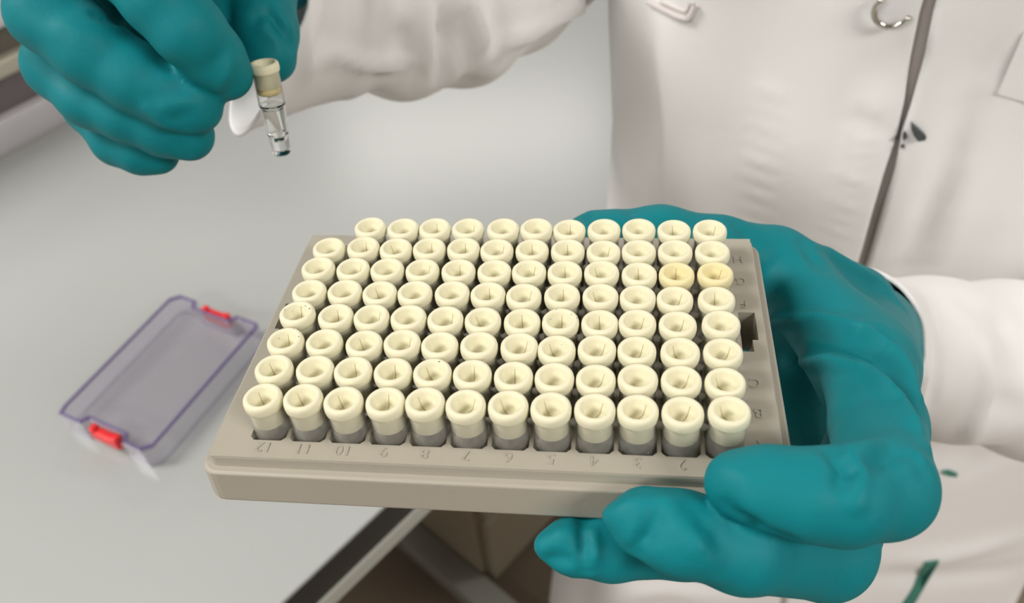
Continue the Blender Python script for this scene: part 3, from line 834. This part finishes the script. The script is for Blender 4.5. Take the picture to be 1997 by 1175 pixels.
lines_L = [([(1905, 160), (1850, 330), (1780, 510)], -4.5, 10.0), ([(1920, 190), (1880, 330), (1815, 520)], 3.0, 10.0), ([(1835, 60), (1800, 260), (1740, 480)], 2.5, 16.0),
           ([(1960, 20), (1900, 180)], -2.5, 16.0), ([(1830, 860), (1910, 900), (1980, 870)], -3.0, 18.0), ([(1720, 1090), (1830, 1085), (1990, 1050)], 3.0, 14.0), ([(1700, 1120), (1850, 1125), (1990, 1110)], -2.0, 12.0)]
coatL, cL, fL = coat_panel('coat_front', gapR, lambda z: math.pi / 2, 0.0042, 200, lambda ph, z: 0.003 * vnoise(np.stack([ph * 0.19, z, 0 * z], 1), 14, 31) + 0.001 * vnoise(np.stack([ph * 0.19, z, 0 * z], 1), 40, 32), 2, lines_L)
tag(coatL, 'white front panel of the lab coat')

TR_R = BVHTree.FromPolygons([Vector(c2w(x)) for x in cR], [tuple(map(int, q)) for q in fR])
TR_L = BVHTree.FromPolygons([Vector(c2w(x)) for x in cL], [tuple(map(int, q)) for q in fL])
def on_coat(px, py, lift=0.001):
    r = Vector(ray(px, py)); best = None
    for t_ in (TR_R, TR_L):
        h = t_.ray_cast(Vector(CAM), r)
        if h[0] is not None and (best is None or h[3] < best[3]): best = h
    n = best[1] if best[1].dot(r) < 0 else -best[1]
    return best[0] + n * lift, n
def coat_patch(name, poly, mat, parent, thick=0.0012, label=None, center=None):
    """small raised patch following the cloth; poly in outline order"""
    c = center or (sum(p[0] for p in poly) / len(poly), sum(p[1] for p in poly) / len(poly))
    n = len(poly); vs = []
    for l in (0.0002, thick):
        for s_ in (1.0, 0.5):
            for x, y in poly: vs.append(on_coat(c[0] + (x - c[0]) * s_, c[1] + (y - c[1]) * s_, l)[0])
        vs.append(on_coat(*c, l)[0])
    m = 2 * n + 1; fs = []
    for i in range(n):
        k = (i + 1) % n
        fs += [(m + i, m + k, m + n + k, m + n + i), (m + n + i, m + n + k, m + 2 * n), (i, k, m + k, m + i), (k, i, n + i, n + k), (n + k, n + i, 2 * n)]
    o = link(name, mesh(name, vs, fs), mat, parent, True)
    if label: tag(o, label)
    return o
def coat_cord(name, pix, rad, mat, parent, label=None):
    """a thin stitched cord lying on the cloth"""
    pts = []
    for (x0, y0), (x1, y1) in zip(pix, pix[1:]):
        for t in np.linspace(0, 1, 5, endpoint=False): pts.append(on_coat(x0 + (x1 - x0) * t, y0 + (y1 - y0) * t, rad * 0.4))
    pts.append(on_coat(*pix[-1], rad * 0.4))
    vs = []
    for i, (p, n) in enumerate(pts):
        q = pts[min(i + 1, len(pts) - 1)][0] - pts[max(i - 1, 0)][0]
        q.normalize(); s_ = q.cross(n).normalized()
        for k in range(6):
            a = k * math.pi / 3; vs.append(p + (s_ * math.cos(a) + n * math.sin(a)) * rad)
    o = link(name, mesh(name, vs, grid_faces(6, len(pts), True)), mat, parent, True, True)
    if label: tag(o, label)
    return o
bpy.context.view_layer.update()
coat_cord('pocket_seam', [(1290, 3), (1330, 20), (1340, 22), (1346, 6)], 0.0008, MT['stitch'], coatR)
tag(coat_cord('pocket_edge', [(1268, 3), (1325, 32), (1345, 36), (1358, 8)], 0.0016, MT['stitch'], coatR), 'stitched pocket corner')
coat_patch('pocket_corner', [(1945, 180), (1997, 60), (2060, 60), (2060, 225), (1997, 195)], MT['coat'], coatL, 0.0014, 'chest pocket corner')
coat_patch('snap_fragment', [(1764, 232), (1776, 236), (1790, 247), (1802, 258), (1800, 266), (1788, 268), (1779, 256)], MT['smudge'], coatL, 0.003, 'dark grey smudge beside the opening')
coat_patch('snap_fragment', [(1745, 264), (1754, 268), (1763, 280), (1756, 281), (1747, 273)], MT['smudge'], coatL, 0.003, 'small dark grey smudge beside the opening')
coat_patch('snap_fragment', [(1752, 258), (1763, 254), (1768, 260), (1760, 266)], MT['smudge'], coatL, 0.003, 'small dark grey smudge beside the opening')
coat_patch('ink_mark', [(1834, 917), (1848, 914), (1864, 920), (1861, 926), (1845, 923)], MT['ink'], coatL, 0.0022, 'short dark green mark')
coat_patch('ink_mark', [(1829, 1090), (1803, 1094), (1790, 1120), (1760, 1175), (1745, 1200), (1765, 1200), (1800, 1140)], MT['ink'], coatL, 0.0022, 'long green ink stroke')
# chrome ring hanging on the coat
rp, rn = on_coat(1741, 10, 0.004)
def torus(name, R_, r_, a0, a1, n=28, m_=10):
    vs = []
    for i in range(n):
        a = math.radians(a0 + (a1 - a0) * i / (n - 1))
        for k in range(m_):
            b = 2 * math.pi * k / m_
            vs.append(((R_ + r_ * math.cos(b)) * math.cos(a), (R_ + r_ * math.cos(b)) * math.sin(a), r_ * math.sin(b)))
    return mesh(name, vs, grid_faces(m_, n, True) + [tuple(range(m_))[::-1], tuple(range((n - 1) * m_, n * m_))])
hook = link('metal_ring', torus('metal_ring', 0.0068, 0.0012, -35, 170), MT['chrome'], coatR, False, True)
zq = rn.to_track_quat('Z', 'Y')
hook.matrix_parent_inverse = coatR.matrix_world.inverted(); hook.matrix_world = Matrix.Translation(rp) @ zq.to_matrix().to_4x4() @ Matrix.Rotation(math.radians(172), 4, 'Z')
tag(hook, 'small chrome ring on the lab coat')

# --- sleeves
def sleeve(name, stations, nu, arc=(0.0, 2 * math.pi), folds=None, lines=(), sub=12, label=None, wrap=True, frame0=None):
    """stations: (px, py, depth, r_down_mm, r_depth_mm); rings lie across the arm, angle 0 = towards camera, 90 = down"""
    S = np.array([np.r_[cv(*s[:3]), s[3], s[4]] for s in stations])
    n = len(S); T = np.linspace(0, n - 1, (n - 1) * sub + 1)
    def interp(c):      # Catmull-Rom
        out = []
        for t in T:
            i = min(int(t), n - 2); u = t - i
            p0, p1, p2, p3 = S[max(i - 1, 0), c], S[i, c], S[i + 1, c], S[min(i + 2, n - 1), c]
            out.append(0.5 * ((2 * p1) + (-p0 + p2) * u + (2 * p0 - 5 * p1 + 4 * p2 - p3) * u * u + (-p0 + 3 * p1 - 3 * p2 + p3) * u ** 3))
        return np.array(out)
    Q = np.stack([interp(c) for c in range(5)], 1)
    cen = Q[:, :3]; tan = np.gradient(cen, axis=0); tan /= np.linalg.norm(tan, axis=1)[:, None]
    th = np.linspace(arc[0], arc[1], nu, endpoint=not wrap)
    vs = []; meta = []
    for i in range(len(T)):
        down = np.array([0, 1.0, 0]); dn = down - (down @ tan[i]) * tan[i]; dn /= np.linalg.norm(dn)
        nr = np.cross(dn, tan[i]); 
        if nr[2] > 0: nr = -nr
        if frame0 is not None:
            wgt = max(0.0, 1 - T[i] / 2.0); wgt = wgt * wgt * (3 - 2 * wgt)
            nr = nr * (1 - wgt) + np.array(frame0[0]) * wgt; dn = dn * (1 - wgt) + np.array(frame0[1]) * wgt
            nr /= np.linalg.norm(nr); dn /= np.linalg.norm(dn)
        for a in th:
            vs.append(cen[i] + nr * math.cos(a) * Q[i, 4] + dn * math.sin(a) * Q[i, 3]); meta.append((T[i], a))
    vs = np.array(vs); meta = np.array(meta); fcs = np.array(grid_faces(nu, len(T), wrap))
    nrm = normals_of(vs, fcs)
    cc = np.repeat(cen, nu, axis=0)
    if ((vs - cc) * nrm).sum() < 0: nrm = -nrm; fcs = fcs[:, ::-1]
    if folds is not None: vs = vs + nrm * folds(meta[:, 0], meta[:, 1], vs)[:, None]
    if lines: vs = wrinkle(vs, fcs, lines, 2.0, 2.3)
    o = link(name, cam_mesh(name, vs, fcs), MT['coat'], person, True, True)
    md = o.modifiers.new('thickness', 'SOLIDIFY'); md.thickness = 0.0016; md.offset = -1
    if label: tag(o, label)
    return o
def folds_arm(t, a, P):
    r = 2.2 * np.sin(t * 5.2 + 1.3 * np.sin(a * 2)) * np.clip(t / 2, 0.1, 1) * (0.6 + 0.4 * np.sin(a * 3 + t))
    return r + 1.6 * vnoise(P, 0.05, 41)
sleeve('coat_sleeve', [(540, 5, 345, 54, 44), (590, -35, 357, 49, 45), (660, -52, 368, 50, 48), (780, -58, 395, 56, 54), (860, -75, 415, 59, 58), (930, -110, 434, 58, 60), (985, -150, 450, 57, 62), (1060, -215, 470, 62, 66), (1150, -285, 490, 66, 70), (1260, -350, 508, 72, 72), (1400, -440, 500, 66, 66), (1520, -520, 480, 50, 60)], 72, folds=folds_arm, lines=[
    ([(640, 0), (632, 60), (628, 110)], -1.4, 2.4), ([(602, 20), (592, 100), (600, 160)], 1.6, 3.0), ([(625, 20), (612, 100)], 0.8, 3.5),
    ([(600, 122), (650, 105), (700, 122), (790, 128), (815, 112)], 1.6, 2.4),
    ([(782, 0), (783, 120)], -2.2, 4.5), ([(768, 0), (778, 40)], 3.0, 5.0), ([(868, 0), (866, 60), (862, 140)], -4.5, 4.5), ([(845, 0), (848, 100), (830, 170)], 2.0, 5.0), ([(885, 0), (882, 150)], 2.4, 4.0),
    ([(893, 40), (888, 110)], -3.5, 4.0), ([(915, 0), (935, 60), (938, 105)], 5.0, 6.5), ([(905, 20), (915, 70)], -2.5, 4.0), ([(955, 20), (960, 80)], -2.5, 6.0),
    ([(950, 105), (980, 78), (1030, 65), (1090, 35), (1130, 10)], 2.2, 4.0), ([(910, 130), (960, 140), (985, 100)], 1.6, 4.0), ([(815, 175), (830, 120)], -2.4, 4.0), ([(690, 175), (710, 125)], 0.8, 5.0), ([(750, 180), (765, 130)], 0.8, 5.0)],
    label='white coat sleeve of the raised arm', frame0=((0.56, 0, -0.83), (-0.25, 0.97, 0)))
sleeve('coat_sleeve', [(1640, 672, 318, 29, 29), (1668, 678, 328, 28, 29), (1735, 688, 345, 30, 32), (1850, 700, 368, 34, 36), (1950, 715, 392, 38, 40), (2060, 730, 412, 43, 44), (2200, 720, 432, 48, 48), (2380, 600, 450, 54, 54), (2480, 330, 455, 60, 58), (2480, 60, 440, 62, 60), (2420, -200, 420, 60, 60)], 72, folds=lambda t, a, P: 1.5 * np.sin(t * 4 + 2 * np.sin(a)) * np.clip(t / 3, 0, 1) + 1.6 * vnoise(P, 0.04, 61), lines=[
    ([(1740, 545), (1792, 620), (1805, 700), (1795, 780)], 1.0, 2.0), ([(1815, 600), (1830, 700), (1815, 800)], -1.0, 2.2), ([(1925, 690), (1930, 740), (1915, 800), (1890, 870)], 1.6, 3.5), ([(1900, 600), (1960, 640), (1990, 700)], -1.5, 6.0), ([(1940, 780), (1985, 800)], -1.5, 5.0)],
    label='white coat sleeve beside the rack')
# --- legs and shoes, hidden below the coat, standing on the floor
def loft(name, rings, mat, nu=28):
    vs = []
    for (x, y, z, a, b) in rings:
        for k in range(nu):
            t = 2 * math.pi * k / nu; q = TC + (x + a * math.cos(t)) * EX + (y + b * math.sin(t)) * EY
            vs.append((q[0], q[1], z))
    return link(name, mesh(name, vs, grid_faces(nu, len(rings), True) + [tuple(range(nu))[::-1], tuple(range((len(rings) - 1) * nu, len(rings) * nu))]), mat, person, True, True)
for s in (-1, 1):
    loft('trouser_leg', [(s * 0.10, -0.005, 0.07, 0.055, 0.065), (s * 0.10, 0.0, 0.30, 0.065, 0.07), (s * 0.098, 0.0, 0.52, 0.075, 0.08), (s * 0.095, 0.0, 0.80, 0.085, 0.09)], MT['trousers'])
    loft('shoe', [(s * 0.10, -0.03, 0.0, 0.048, 0.125), (s * 0.10, -0.03, 0.03, 0.05, 0.13), (s * 0.10, -0.02, 0.06, 0.045, 0.11), (s * 0.10, 0.01, 0.10, 0.04, 0.065)], MT['shoe'])
